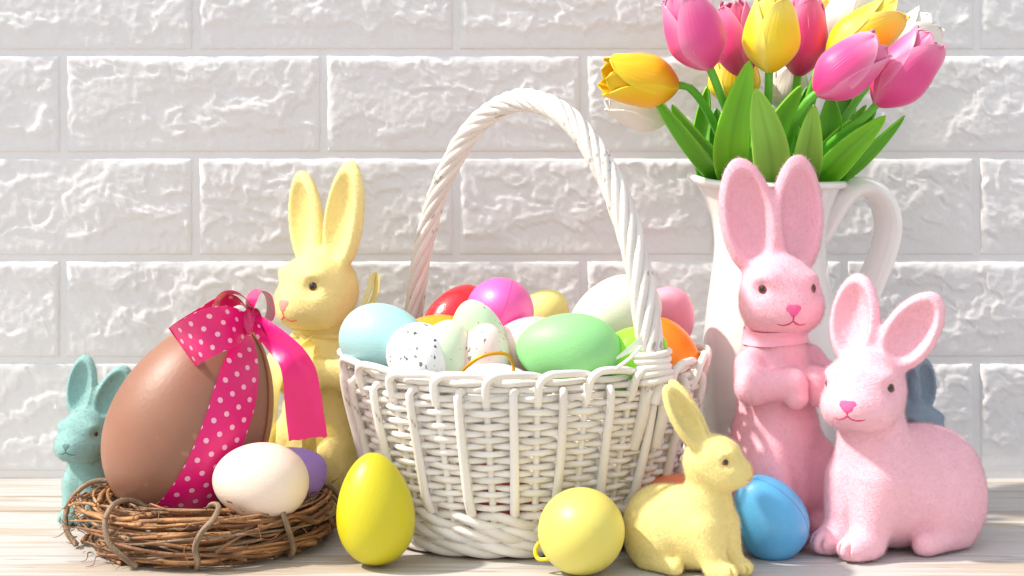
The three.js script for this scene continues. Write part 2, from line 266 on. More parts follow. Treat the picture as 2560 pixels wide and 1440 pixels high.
{
  const chocTex = texture(512, 256, (u, v) => { const b = 0.5 + 0.9 * wrapNoise(u, v, 5, 4, 91, 4), sp = sstep(0.42, 0.6, wrapNoise(u, v, 60, 40, 92, 2)), k = 1 + 0.10 * (b - 0.5) + 0.16 * sp; return [146 * k + 8 * b, 100 * k + 9 * b, 78 * k + 10 * b]; });
  const LEN = 0.125, DIA = 0.0930, AS = 0.11, axis = V(0.47, 1, -0.05).normalize();
  const t = thing('chocolate_egg', 'large milk chocolate egg tied with a pink dotted ribbon', 'chocolate egg', at(482, 1050, 1.03));
  t.quaternion.setFromUnitVectors(up, axis);
  const choc = std(0xffffff, 0.46, { map: chocTex, bumpMap: eggBump, bumpScale: 0.00007 });
  mesh('shell', eggGeometry(LEN, DIA, AS), choc, t);
  const rad = (a) => { const c = Math.cos(a); return DIA / 2 * Math.sin(a) * (1 - AS * 1.35 * c - 0.1 * AS * c * c); };
  { const ring = []; for (let i = 0; i < 64; i++) { const a = i / 64 * Math.PI * 2; const s = Math.sin(a), c = Math.cos(a); ring.push(V(rad(a) * 1.006 + 0.0005 * Math.sign(s), LEN / 2 * c * 1.006, 0)); }
    const sm = mesh('seam', tube(ring, 0.0013, 160, 6, true), std(0xa8764f, 0.45), t); sm.rotation.y = R(-16); }
  // band down the front and under
  const phi = R(31), g = [];
  for (let i = 0; i <= 70; i++) { const a = R(6) + R(168) * i / 70, row = []; for (let j = 0; j <= 10; j++) { const w = (j / 10 - 0.5) * 0.0275 * (0.32 + 0.68 * sstep(0, 0.36, i / 70)), r0 = rad(a), off = 1.012;
    const ang = phi + Math.asin(clamp(w / Math.max(r0, 0.0135), -1, 1)); row.push(V(Math.sin(ang) * r0 * off, LEN / 2 * Math.cos(a) * off, Math.cos(ang) * r0 * off)); } g.push(row); }
  mesh('ribbon_band', sheet(g, 0.0003), satin(0xffffff, dotTex), t);
  t.updateMatrixWorld(true); const inv = t.matrixWorld.clone().invert(); const add = (n, geo, m) => mesh(n, geo.applyMatrix4(inv), m, t);
  const Q = (a, m) => a.map(([x, y, z]) => at(x, y, m + (z ?? 0)));
  const D0 = 1.0, dots = satin(0xffffff, dotTex), plain = satin(0xf21a82);
  // left loop: front layer out to the fold, back layer returning above it
  add('bow_loop', ribbon(Q([[622, 792, 0.005], [590, 770, -0.012], [545, 765, -0.026], [500, 776, -0.03], [455, 800, -0.022], [421, 820, -0.006]], D0), Q([[625, 812, 0.005], [612, 845, -0.004], [585, 868, -0.016], [550, 882, -0.022], [515, 900, -0.018], [490, 917, -0.004]], D0), 40, 12, 0.00025, 0.0010), dots);
  add('bow_loop', ribbon(Q([[421, 820, -0.006], [440, 806, 0.004], [490, 775, 0.012], [545, 743, 0.016], [585, 738, 0.013], [625, 775, 0.008]], D0), Q([[490, 917, -0.004], [500, 880, 0.014], [525, 830, 0.022], [560, 785, 0.024], [600, 762, 0.02], [630, 792, 0.01]], D0)), dots);
  add('bow_loop', ribbon(Q([[532, 772, -0.022], [540, 745, -0.022], [560, 728, -0.016], [590, 728, -0.010], [620, 752, -0.004], [638, 782, 0.0]], D0), Q([[545, 772, 0.010], [556, 748, 0.014], [580, 736, 0.018], [608, 742, 0.018], [628, 768, 0.014], [642, 792, 0.01]], D0), 40, 10, 0.00025, 0.0006), plain);
  // right loop standing up behind the knot, seen nearly edge on
  add('bow_loop', ribbon(Q([[632, 792, -0.004], [640, 756, -0.012], [656, 728, -0.015], [676, 736, -0.013], [687, 768, -0.010], [680, 802, -0.004], [650, 802, -0.002]], D0), Q([[636, 794, 0.012], [614, 760, 0.018], [622, 734, 0.022], [644, 722, 0.022], [664, 744, 0.02], [664, 788, 0.016], [648, 806, 0.01]], D0), 50, 8), plain);
  // knot
  { const k = new THREE.SphereGeometry(1, 20, 14); k.scale(0.0062, 0.0075, 0.006); const p = k.attributes.position; for (let i = 0; i < p.count; i++) { const s = 1 + 0.12 * Math.sin(p.getX(i) * 1400 + p.getY(i) * 500); p.setXYZ(i, p.getX(i) * s, p.getY(i) * s, p.getZ(i) * s); } k.computeVertexNormals(); const c = at(627, 802, D0 + 0.001); k.translate(c.x, c.y, c.z); add('knot', k, dots); }
  // right tail: out from the knot, half twist, then hanging
  add('ribbon_tail', ribbon(Q([[632, 782, 0], [668, 798, -0.012], [716, 832, -0.022], [762, 874, -0.028], [788, 916, -0.026], [802, 980, -0.02], [811, 1040, -0.016], [818, 1092, -0.013]], D0), Q([[634, 815, 0.002], [650, 850, -0.010], [678, 886, -0.018], [700, 915, -0.024], [708, 950, -0.024], [712, 1000, -0.02], [717, 1050, -0.016], [722, 1101, -0.013]], D0), 90, 20, 0.00025, 0.0013, 0.0011), plain);
  add('ribbon_tail', ribbon(Q([[628, 800, 0], [636, 830, -0.006], [650, 858, -0.006]], D0), Q([[636, 795, 0], [655, 822, -0.012], [672, 850, -0.012]], D0), 14, 4), dots);
}

// ---------------------------------------------------------------- twig nest
{
  const c = V((512 - 1280) * 1.025 / F, 0, CZ - 1.025), t = thing('nest', 'round nest of brown vine twigs holding eggs', 'nest', c);
  const bark = texture(256, 64, (u, v) => { const k = 0.8 + 0.35 * wrapNoise(u, v, 5, 12, 2, 3); return [255 * k, 250 * k, 245 * k]; });
  bark.repeat.set(25, 60);
  const cols = [0xc08c5c, 0xd29c68, 0xa2724c, 0xdca874, 0xae9478, 0xc8925e].map((h) => std(h, 0.62, { map: bark, bumpMap: bumpOf(grain, 60), bumpScale: 0.0003 }));
  const RM = 0.061, ring = (th, ph, q) => V((RM + q * Math.cos(ph)) * Math.cos(th), Math.max(0.0016, 0.0155 + q * 0.95 * Math.sin(ph)), (RM + q * Math.cos(ph)) * Math.sin(th));
  for (let i = 0; i < 150; i++) {
    const a0 = rr(0, 6.283), span = rr(0.9, 3.2), q0 = i < 110 ? rr(0.0115, 0.0165) : rr(0.003, 0.011), p0 = rr(0, 6.283), dp = rr(-1.1, 1.1), n = 9, pts = [], s1 = rr(0, 9);
    for (let k = 0; k <= n; k++) { const f = k / n; pts.push(ring(a0 + span * f, p0 + dp * f + 0.35 * noise(f * 3 + s1, i, 2), q0 + 0.0022 * noise(f * 4, i, 7) + (k === 0 || k === n ? rr(-0.001, 0.004) : 0))); }
    const r0 = rr(0.0008, 0.0019);
    mesh('twig', tube(pts, (f) => r0 * (1 - 0.45 * f) * (1 + 0.12 * noise(f * 14, i, 1)), 40, 6), cols[i % 6], t);
  }
  // binding vines round the ring
  for (const [d, lean] of [[118, 0.12], [81, -0.1], [42, 0.06], [175, 0.2], [350, 0.1], [262, 0.1]]) {
    const pts = []; for (let k = 0; k <= 14; k++) { const ph = -0.9 + k / 14 * 6.0; pts.push(ring(R(d) + lean * Math.sin(ph) + 0.05 * noise(k * 0.4, d, 1), ph, 0.0185)); }
    mesh('binding_vine', tube(pts, (f) => 0.0018 * (1 - 0.3 * f), 50, 7), cols[4], t);
  }
  // thin curly tendrils: too many and too fine to count
  const gs = [];
  for (let i = 0; i < 230; i++) {
    const a = rr(0, 6.283), ph = rr(-0.9, 2.4), p = ring(a, ph, 0.0165), tw = rr(2, 7), L = rr(0.004, 0.013), d = rr(0, 6.28), pts = [];
    for (let k = 0; k <= 8; k++) { const f = k / 8, cr = 0.0022 * f; pts.push(V(p.x + L * f * Math.cos(d) + cr * Math.cos(tw * f + d), Math.max(0.0008, p.y + 0.5 * L * f * Math.sin(tw) + cr * Math.sin(tw * f)), p.z + L * f * Math.sin(d) * 0.8 + cr * Math.sin(tw * f + d))); }
    gs.push(tube(pts, (f) => 0.00042 * (1 - 0.7 * f), 12, 4));
  }
  const td = mesh('tendrils', mergeGeometries(gs), cols[2], t); td.userData.kind = 'stuff';
}

// ---------------------------------------------------------------- wicker basket
{
  const t = thing('wicker_basket', 'white painted wicker basket with tall twisted handle full of eggs', 'basket', V(0.0075, 0, CZ - 1.05)); t.rotation.y = R(22);
  const paint = texture(256, 256, (u, v) => { const n = wrapNoise(u, v, 26, 14, 5, 3) + 0.25 * wrapNoise(u, v, 3, 3, 8, 2), k = 0.8 * sstep(0.42, 0.56, n), q = 8 * wrapNoise(u, v, 5, 4, 9, 3); return [242 - 70 * k + q, 239 - 80 * k + q, 234 - 95 * k + q]; }); paint.repeat.set(4, 18);
  const mk = (h) => std(h, 0.5, { map: paint, bumpMap: bumpOf(grain, 40), bumpScale: 0.00018, clearcoat: 0.1, clearcoatRoughness: 0.4 });
  const mats = [mk(0xf8f6f3), mk(0xf2efeb), mk(0xfbfaf8)];
  const A = 0.1040, B = 0.0885, pw = (x, e) => Math.sign(x) * Math.pow(Math.abs(x), e), E = 2 / 2.25;
  const sc = (h) => 0.735 + 0.265 * Math.pow(clamp(h / 0.096, 0, 1.3), 0.85);
  const P = (th, h, off = 0) => { const s = sc(h), c = pw(Math.cos(th), E), d = pw(Math.sin(th), E); let x = A * s * c, z = B * s * d; const l = Math.hypot(x / A / A, z / B / B); x += off * x / A / A / l; z += off * z / B / B / l; return V(x, h, z); };
  const N = 22, step = Math.PI * 2 / N;
  // even angle spacing by arc length
  const arc = []; { let acc = 0, last = P(0, 0.09); for (let i = 0; i <= 720; i++) { const p = P(i / 720 * Math.PI * 2, 0.09); acc += p.distanceTo(last); last = p; arc.push(acc); } }
  const TH = (f) => { f = ((f % 1) + 1) % 1; const tgt = f * arc[720]; let i = 0; while (arc[i + 1] < tgt) i++; return (i + (tgt - arc[i]) / (arc[i + 1] - arc[i])) / 720 * Math.PI * 2; };
  // base disc
  { const pts = []; for (let i = 0; i < 48; i++) pts.push(P(i / 48 * 6.2832, 0.006, -0.003)); const sh = new THREE.Shape(pts.map((p) => new THREE.Vector2(p.x, -p.z))); const g = new THREE.ExtrudeGeometry(sh, { depth: 0.004, bevelEnabled: false }); g.rotateX(-Math.PI / 2); g.translate(0, 0.004, 0); mesh('base', g, mk(0xd8cfc4), t); }
  // fine weavers
  const rows = 17;
  for (let r = 0; r < rows; r++) {
    const h = 0.0305 + r * 0.00385, pts = [], n = N * 8, ph = r % 2 ? 1 : -1;
    for (let i = 0; i < n; i++) { const f = i / n, u = f * N; pts.push(P(TH(f), h + 0.0006 * noise(f * 40, r, 3), 0.0002 + 0.0017 * ph * Math.cos(u * Math.PI * 2 + Math.PI) * 0 + 0.0019 * ph * Math.cos(u * Math.PI * 2) + 0.0005 * noise(f * 60, r * 3, 5))); }
    mesh('weaver', tube(pts, (f) => 0.00188 * (1 + 0.10 * noise(f * 30, r, 9)), n * 2, 6, true), mats[r % 3], t);
  }
  // inner stakes (half way between the outer ones)
  for (let i = 0; i < N; i++) { const th = TH((i + 0.5) / N); mesh('stake', tube([P(th, 0.006, 0), P(th, 0.03, 0), P(th, 0.06, 0), P(th, 0.099, 0)], 0.0021, 14, 7), mats[i % 3], t); }
  for (let i = 0; i < N; i++) { const th = TH(i / N); mesh('stake', tube([P(th, 0.006, -0.0008), P(th, 0.03, -0.0008), P(th, 0.06, -0.0008), P(th, 0.093, -0.0008)], 0.0021, 10, 6), mats[i % 3], t); }
  // thick outer stakes that lie over the weave and turn in at the top
  for (let i = 0; i < N; i++) { const f = i / N + rr(-0.0015, 0.0015), a = TH(f), b = TH(f + rr(-0.003, 0.003)); mesh('stake', tube([P(b, 0.0265, 0.001), P(b, 0.033, 0.0042), P(a, 0.06, 0.0050), P(a, 0.088, 0.0046), P(a, 0.0945, 0.0032), P(TH(f - 0.002), 0.0965, -0.001), P(TH(f - 0.003), 0.095, -0.004)], (q) => 0.0028 - 0.0004 * q, 26, 8), mats[(i + 1) % 3], t); }
  // border loops: up from an inner stake, over, and along the rim behind the next one
  for (let i = 0; i < N; i++) {
    const f = (i + 0.5) / N, s = -1 / N, T = (k) => TH(f + s * k), j = rr(-0.001, 0.001);
    mesh('border_loop', tube([P(T(0), 0.089, 0.0015), P(T(0), 0.0955, 0.0030), P(T(0.03), 0.1015 + j, 0.0034), P(T(0.18), 0.1052 + j, 0.0030), P(T(0.5), 0.1058 + j, 0.0018), P(T(0.95), 0.1048, -0.0006), P(T(1.25), 0.1015, -0.0034), P(T(1.5), 0.0965, -0.005)], (q) => 0.0025 - 0.0005 * q, 40, 8), mats[i % 3], t);
  }
  for (let r = 0; r < 2; r++) { const pts = [], n = N * 4; for (let i = 0; i < n; i++) pts.push(P(TH(i / n), 0.0968 + r * 0.0036, -0.0024 - 0.0008 * r + 0.0012 * (r ? 1 : -1) * Math.cos(i / n * N * 6.283))); mesh('weaver', tube(pts, 0.0019, n * 2, 6, true), mats[r], t); }
  // coarse twisted rows at the foot
  for (const [h, rad, per, k] of [[0.0225, 0.0027, 11, 2], [0.0150, 0.0031, 11, 3], [0.0065, 0.0033, 7.33, 3]]) for (let s = 0; s < k; s++) {
    const pts = [], n = 200; for (let i = 0; i < n; i++) { const f = i / n, a = f * Math.PI * 2 * Math.round(per) + s / k * Math.PI * 2; pts.push(P(TH(f), h + 0.0030 * Math.sin(a), 0.0012 + 0.0026 * Math.cos(a))); }
    mesh('weaver', tube(pts, rad, 320, 7, true), mats[s % 3], t);
  }
  // handle: seven twisted strands on a semi-ellipse
  const e = V(0.0425, 0, 0.0845), Hh = 0.170, y0 = 0.086, ctr = (f) => { const a = Math.PI * f, c = Math.cos(a); return V(e.x * c, y0 + Hh * Math.sin(a), e.z * c); };
  const h = t; 
  const en = e.clone().normalize(), side = V(-en.z, 0, en.x), K = 7;
  const chip = texture(512, 128, (u, v) => { const n = wrapNoise(u, v, 70, 10, 15, 3) + 0.5 * wrapNoise(u, v, 7, 3, 18, 2), k = 0.6 * sstep(0.42, 0.58, n), q = 10 * wrapNoise(u, v, 30, 12, 19, 3); return [238 - 95 * k + q, 235 - 100 * k + q, 231 - 105 * k + q]; }); chip.repeat.set(3.1, 22);
  const hm = [0xfbf9f7, 0xf0eeec].map((c) => { const m = mk(c); m.map = chip; return m; });
  for (let s = 0; s < K; s++) {
    const pts = [], n = 120;
    for (let i = 0; i <= n; i++) { const f = i / n, p = ctr(f), q = ctr(f + 0.001).sub(ctr(f - 0.001)).normalize(), nn = V(0, 0, 0).crossVectors(side, q).normalize(), a = -f * Math.PI * 2 * 4.6 + s / K * Math.PI * 2, w = 0.0040 + 0.0017 * (1 - f) * (1 - f); pts.push(p.addScaledVector(side, w * Math.cos(a)).addScaledVector(nn, w * Math.sin(a))); }
    mesh('handle_strand', tube(pts, (f) => (0.0023 + 0.0005 * (1 - f)) * (1 + 0.14 * noise(f * 12, s, 4)), 260, 7), hm[s % 2], h);
  }
  { const pts = []; for (let i = 0; i <= 60; i++) pts.push(ctr(i / 60)); mesh('handle_core', tube(pts, 0.0036, 90, 7), mk(0x9a8f84), h); }
  // wrapping at both feet
  for (const sg of [1, -1]) for (let r = 0; r < 5; r++) {
    const pts = [], y = 0.0985 + r * 0.0036, c = V(e.x * sg, 0, e.z * sg).multiplyScalar(1 - 0.004 * r); for (let i = 0; i < 16; i++) { const a = i / 16 * 6.2832; pts.push(V(c.x + (0.0102 + 0.0006 * Math.sin(r * 2)) * Math.cos(a), y + 0.0012 * Math.sin(a + 0.6) + 0.0005 * Math.sin(r * 5 + a * 2), c.z + 0.0098 * Math.sin(a))); }
    mesh('handle_wrapping', tube(pts, 0.0021, 40, 7, true), mats[r % 3], t);
  }
  for (const sg of [1, -1]) for (const k of [-1, 1]) mesh('handle_strand', tube([V(e.x * sg + 0.004 * k, 0.10, e.z * sg), V(e.x * sg * 1.01 + 0.006 * k, 0.085, e.z * sg * 1.02), V(e.x * sg * 0.95 + 0.007 * k, 0.06, e.z * sg * 0.93)], 0.0036, 14, 7), mats[1], t);
}

// ---------------------------------------------------------------- jug
{
  const D = 1.12, c = at(1925, 296, D), t = thing('jug', 'white enamel jug with rolled rim and looped handle holding the tulips', 'jug', V(c.x, 0, c.z));
  const en = std(0xf4f2ef, 0.14, { clearcoat: 0.8, clearcoatRoughness: 0.08 });
  const prof = [[0.0, 0.0006], [0.034, 0.0006], [0.0372, 0.003], [0.0405, 0.02], [0.0432, 0.045], [0.0440, 0.07], [0.0432, 0.095], [0.0408, 0.12], [0.0374, 0.145], [0.0356, 0.160], [0.0356, 0.170], [0.0374, 0.182], [0.0412, 0.194], [0.0452, 0.2025]];
  const spl = new THREE.SplineCurve(prof.slice(1).map(([x, y]) => new THREE.Vector2(x, y))).getPoints(70);
  const inner = spl.slice(8).reverse().map((p) => new THREE.Vector2(p.x - 0.0014, p.y + 0.0004));
  const spout = (g) => { const p = g.attributes.position; for (let i = 0; i < p.count; i++) { const x = p.getX(i), y = p.getY(i), f = Math.pow(clamp((y - 0.165) / 0.04, 0, 1.2), 2), k = Math.pow(Math.max(0, -x / 0.048), 3) * Math.exp(-Math.pow(p.getZ(i) / 0.03, 2)); p.setX(i, x - 0.004 * f * k); p.setY(i, y + 0.0045 * f * k); } g.computeVertexNormals(); return g; };
  mesh('body', spout(new THREE.LatheGeometry([new THREE.Vector2(0, 0.0006), ...spl, ...inner, new THREE.Vector2(0, inner[inner.length - 1].y)], 96)), en, t);
  mesh('rim', spout(new THREE.TorusGeometry(0.0462, 0.0026, 12, 96).rotateX(Math.PI / 2).translate(0, 0.2035, 0)), en, t);
  const W = (px, py, dz = 0) => at(px, py, D + dz).sub(V(c.x, 0, c.z));
  const cl = new THREE.CatmullRomCurve3([W(2020, 612, -0.004), W(2048, 582, -0.004), W(2070, 542, -0.004), W(2100, 496, -0.004), W(2138, 469, -0.004), W(2176, 474, -0.004), W(2206, 505, -0.004), W(2220, 560, -0.004), W(2207, 630, -0.004), W(2178, 705, -0.004), W(2144, 785, -0.004), W(2108, 865, -0.004), W(2075, 925, -0.004)]);
  const n = 80, m = 24, grid = [];
  for (let i = 0; i <= n; i++) { const p = cl.getPointAt(i / n), q = cl.getTangentAt(i / n), nn = V(-q.y, q.x, 0), row = [], sw = 0.0110, st = 0.0070; for (let j = 0; j <= m; j++) { const a = j / m * Math.PI * 2; row.push(p.clone().addScaledVector(nn, st * Math.sin(a)).addScaledVector(V(0.35, 0, 0.94), sw * Math.cos(a))); } grid.push(row); }
  mesh('handle', sheet(grid), en, t);
}

// ---------------------------------------------------------------- tulips
const veins = texture(256, 128, (u, v) => { const k = 130 + 190 * wrapNoise(u, v, 46, 2.2, 6, 2); return [k, k, k]; }, false);
const petalM = std(0xffffff, 0.45, { vertexColors: true, bumpMap: veins, bumpScale: 0.00014, transmission: 0.10, thickness: 0 });
const leafBump = texture(256, 64, (u, v) => { const k = 128 + 120 * wrapNoise(u, v, 40, 1.5, 8, 2); return [k, k, k]; }, false); leafBump.repeat.set(40, 8);
const leafM = [0x8ee634, 0x74d02e, 0xa0e45c, 0x5cb432].map((h) => std(h, 0.55, { bumpMap: leafBump, bumpScale: 0.00022, vertexColors: true, sheen: 0.3, sheenColor: new THREE.Color(0xd8f5b0), sheenRoughness: 0.5, transmission: 0.3, thickness: 0 }));
const stemM = std(0x62b832, 0.5, {});
const lin = (h) => new THREE.Color(h).toArray();
const PAL = { pink: ['#e23486', '#ec4c96', '#f7a0c4'], deep: ['#e02270', '#ea3c84', '#f58cb2'], yellow: ['#f3c400', '#fbdc0c', '#fff07a'], amber: ['#f08a10', '#fbbf08', '#fbe028'], white: ['#efeadc', '#f5f2ea', '#fbfaf6'] };
function petal(L, Rr, ang, half, inner, col, sd, open) {
  const n = 26, m = 16, g = [], [c0, c1, c2] = col.map(lin);
  for (let i = 0; i <= n; i++) {
    const t = i / n, row = [];
    const rho = Rr * (0.10 + 0.90 * Math.pow(Math.sin(Math.PI / 2 * Math.min(1, t / 0.42)), 0.75)) * (t > 0.42 ? 1 - (1 - open) * Math.pow((t - 0.42) / 0.58, 1.7) : 1);
    const w = half * (t < 0.3 ? 0.8 + 0.2 * t / 0.3 : 1) * Math.pow(Math.max(0.0005, 1 - Math.pow(t, 4.2)), 0.55);
    for (let j = 0; j <= m; j++) { const s = j / m * 2 - 1, a = ang + w * s + 0.05 * Math.sin(t * 3 + sd), q = rho * inner + 0.0011 * s * s * t + 0.0004 * noise(t * 4 + sd, s * 2, sd) - 0.0006 * Math.exp(-s * s * 40) * t; row.push(V(q * Math.sin(a), L * (t + 0.012 * noise(s * 2, sd, 1) * t), q * Math.cos(a))); }
    g.push(row);
  }
  return sheet(g, 0.0009, (i, j) => { const e = Math.pow(Math.abs(j * 2 - 1), 3), a = sstep(0, 0.35, i), b = clamp(0.6 * sstep(0.6, 1, i) + 0.8 * e, 0, 1); return [0, 1, 2].map((k) => lerp(lerp(c0[k], c1[k], a), c2[k], b)); }, (i, j) => [j, i]);
}
const JUG = at(1925, 470, 1.12);
function tulip(base, tip, D, width, col, label, o = {}) {
  const b = at(base[0], base[1], D), e = at(tip[0], tip[1], D - (o.lean ?? 0.006)), ax = e.clone().sub(b), L = ax.length(), t = thing('tulip', label, 'tulip', b, 'tulips in the white jug');
  const bl = new THREE.Group(); bl.name = 'bloom'; bl.quaternion.setFromUnitVectors(up, ax.normalize()); bl.rotateY(o.spin ?? rr(0, 6)); t.add(bl);
  const Rr = width * D / F / 2, op = o.open ?? 0.5;
  for (let k = 0; k < 3; k++) { mesh('petal', petal(L, Rr, k * 2.0944, R(72), 1, PAL[col], k + base[0], op), petalM, bl); }
  for (let k = 0; k < 3; k++) { mesh('petal', petal(L * 1.03, Rr, k * 2.0944 + 1.047, R(60), 0.90, PAL[col], k + base[1], op * 0.92), petalM, bl); }
  if (o.stem !== false) {
    const root = JUG.clone().add(V((b.x - JUG.x) * 0.22 + rr(-0.006, 0.006), -0.11, (b.z - JUG.z) * 0.4 + rr(-0.006, 0.006))), mid = JUG.clone().add(V((b.x - JUG.x) * 0.42, 0.012, (b.z - JUG.z) * 0.2));
    const dir = ax.clone().multiplyScalar(0.010);
    mesh('stem', tube([root, mid, b.clone().sub(dir.clone().multiplyScalar(0.7)), b.clone().addScaledVector(ax, 0.003)].map((p) => p.clone().sub(b)), (f) => 0.00255, 40, 8), stemM, t);
  }
  return t;
}
function leaf(parent, pts, D, wpx, o = {}) {      // centre line from base to tip, greatest width in photo pixels
  const c = new THREE.CatmullRomCurve3(pts.map(([x, y, z]) => at(x, y, D + (z ?? 0)))), n = 34, m = 10, g = [];
  for (let i = 0; i <= n; i++) {
    const f = i / n, p = c.getPointAt(f), q = c.getTangentAt(f), tw = R((o.twist ?? 0) + (o.twist2 ?? 0) * f), z = V(0, 0, 1), s0 = V(0, 0, 0).crossVectors(q, z).normalize(), nn = V(0, 0, 0).crossVectors(s0, q).normalize();
    const side = s0.clone().multiplyScalar(Math.cos(tw)).addScaledVector(nn, Math.sin(tw)), norm = nn.clone().multiplyScalar(Math.cos(tw)).addScaledVector(s0, -Math.sin(tw));
    const w = wpx * D / F * Math.pow(Math.max(0.0001, Math.sin(Math.PI * clamp(0.22 + 0.78 * f, 0, 1))), o.pow ?? 0.62) * (f > 0.985 ? 0.8 : 1) * (f < 0.4 ? 0.92 + 0.08 * f / 0.4 : 1), row = [];
    for (let j = 0; j <= m; j++) { const s = j / m - 0.5; row.push(p.clone().addScaledVector(side, s * w).addScaledVector(norm, (o.fold ?? 0.8) * (s * s - 0.08) * w * 1.3)); }
    g.push(row);
  }
  parent.updateMatrixWorld(true);
  const ls = pts[0][0] * 0.37; mesh('leaf', sheet(g, 0.0011, (i, j) => { const e = Math.pow(Math.abs(j * 2 - 1), 6), v = 0.84 + 0.10 * noise(i * 3, j * 2, ls) + 0.07 * noise(j * 22, i * 1.5, ls + 4) - 0.10 * Math.exp(-Math.pow((j - 0.5) * 14, 2)); return [v + 0.30 * e + 0.14 * i, v + 0.16 * e + 0.05 * i, v * 0.9 + 0.2 * e]; }).applyMatrix4(parent.matrixWorld.clone().invert()), leafM[o.m ?? 0], parent);
}
{
  const t1 = tulip([1696, 215], [1512, 188], 1.085, 132, 'amber', 'yellow orange tulip drooping to the left, leftmost in the bouquet', { spin: 0.9, open: 0.72, lean: 0.008 });
  const t2 = tulip([1775, 172], [1695, -14], 1.07, 146, 'pink', 'pink tulip at the upper left beside the tall yellow tulip', { spin: 2.6, open: 0.55 });
  const t3 = tulip([1855, 190], [1832, 8], 1.12, 120, 'deep', 'deep pink tulip tucked behind the upright yellow tulip on its left', { spin: 1.2 });
  const t4 = tulip([1923, 181], [1932, -6], 1.075, 140, 'yellow', 'bright yellow tulip standing upright in the middle of the bouquet', { spin: 0.55, open: 0.52 });
  const t5 = tulip([1994, 190], [2020, -8], 1.12, 118, 'deep', 'pink tulip half hidden right of the upright yellow tulip', { spin: 0.2 });
  const t6 = tulip([2048, 130], [2062, 0], 1.15, 84, 'yellow', 'yellow tulip barely showing behind the pink tulips at the top', { spin: 1 });
  const t7 = tulip([2072, 158], [2246, 20], 1.10, 132, 'yellow', 'yellow tulip tilted to the right behind two pink tulips', { spin: 0.4, open: 0.6 });
  const t8 = tulip([2040, 236], [2202, 108], 1.055, 134, 'pink', 'pink tulip tilted right in front of the tilted yellow tulip', { spin: 1.35, open: 0.6 });
  const t9 = tulip([2190, 262], [2330, 96], 1.075, 136, 'pink', 'rightmost pink tulip with open petals leaning outwards', { spin: 0.5, open: 0.68 });
  const t10 = tulip([1668, 300], [1528, 238], 1.125, 112, 'white', 'white tulip hanging below the drooping yellow orange tulip', { spin: 0.7, open: 0.65 });
  const t11 = tulip([1840, 262], [1828, 130], 1.15, 128, 'yellow', 'yellow tulip low at the back behind green leaves', { spin: 0.3 });
  const t12 = tulip([1966, 280], [1972, 160], 1.155, 104, 'white', 'white tulip low at the back behind the middle stems', { spin: 0.2 });
  const t13 = tulip([2080, 110], [2170, -40], 1.14, 116, 'white', 'white tulip pointing up behind the tilted yellow tulip', { spin: 0.8 });
  const t14 = tulip([2215, 160], [2330, 50], 1.14, 120, 'white', 'white tulip behind the rightmost pink tulip', { spin: 0.4, open: 0.75 });
  // leaves, front ones last
  leaf(t3, [[1770, 480, 0], [1755, 330, 0.02], [1768, 215, 0.02]], 1.13, 52, { m: 1, fold: 0.8 });
  leaf(t11, [[1850, 470, 0], [1885, 350, 0.01], [1905, 240, 0.01]], 1.15, 60, { m: 3 });
  leaf(t12, [[1935, 470], [1950, 360], [1990, 240]], 1.15, 66, { m: 3 });
  leaf(t5, [[1990, 470], [2005, 350], [2020, 215]], 1.135, 70, { m: 3 });
  leaf(t6, [[2060, 480], [2100, 350], [2122, 205]], 1.15, 74, { m: 3, fold: 0.7 });
  leaf(t7, [[2040, 470], [2070, 350], [2078, 235]], 1.12, 74, { m: 1 });
  leaf(t14, [[2060, 470], [2110, 390], [2190, 270]], 1.13, 50, { m: 3, twist: 30 });
  leaf(t13, [[2030, 470], [2090, 380], [2165, 262]], 1.12, 46, { m: 1, twist: 40 });
  leaf(t5, [[1890, 460], [1930, 340], [2003, 214]], 1.10, 66, { m: 0, twist: -15 });
  leaf(t11, [[1840, 480, 0.01], [1800, 370, 0.01], [1790, 270, 0.01]], 1.13, 60, { m: 3 });
  leaf(t3, [[1870, 480, 0.01], [1850, 380, 0.01], [1830, 290, 0.01]], 1.12, 62, { m: 1, twist: 15 });
  leaf(t12, [[1960, 480, 0.01], [1962, 380, 0.01], [1952, 270, 0.01]], 1.12, 66, { m: 3 });
  leaf(t13, [[1990, 480, 0.01], [2060, 390, 0.01], [2130, 300, 0.01]], 1.11, 62, { m: 0, twist: -12 });
  leaf(t7, [[1985, 480, 0.01], [1996, 390, 0.01], [1984, 300, 0.01]], 1.10, 56, { m: 1, twist: 20 });
  leaf(t4, [[1858, 480], [1872, 400], [1882, 330]], 1.10, 40, { m: 0, twist: 35 });
  leaf(t4, [[1880, 470], [1895, 390], [1925, 320]], 1.105, 46, { m: 1, twist: -20 });
  leaf(t1, [[1836, 480, 0.035], [1760, 380, 0.01], [1680, 262, -0.004]], 1.09, 74, { m: 0, twist: 22, twist2: 25 });
  leaf(t10, [[1830, 480, 0.04], [1742, 380, 0.01], [1632, 240, -0.004]], 1.08, 52, { m: 1, twist: 48, twist2: -25, fold: 0.9 });
  leaf(t9, [[2040, 480, 0.035], [2145, 400, 0.012], [2262, 290]], 1.09, 54, { m: 1, twist: -38, fold: 0.9 });
  leaf(t9, [[2022, 480, 0.04], [2103, 390, 0.012], [2214, 290, 0]], 1.075, 74, { m: 0, twist: -10 });
  leaf(t2, [[1838, 476, 0.05], [1828, 360, 0.016], [1874, 152, 0]], 1.065, 92, { m: 0, fold: 0.45 });
  leaf(t8, [[2006, 476, 0.05], [2020, 380, 0.016], [2035, 262, 0]], 1.058, 78, { m: 2, fold: 0.45 });
  leaf(t4, [[1932, 490, 0.025], [1926, 380, 0.012], [1890, 222, 0]], 1.06, 94, { m: 2, fold: 0.45 });
}

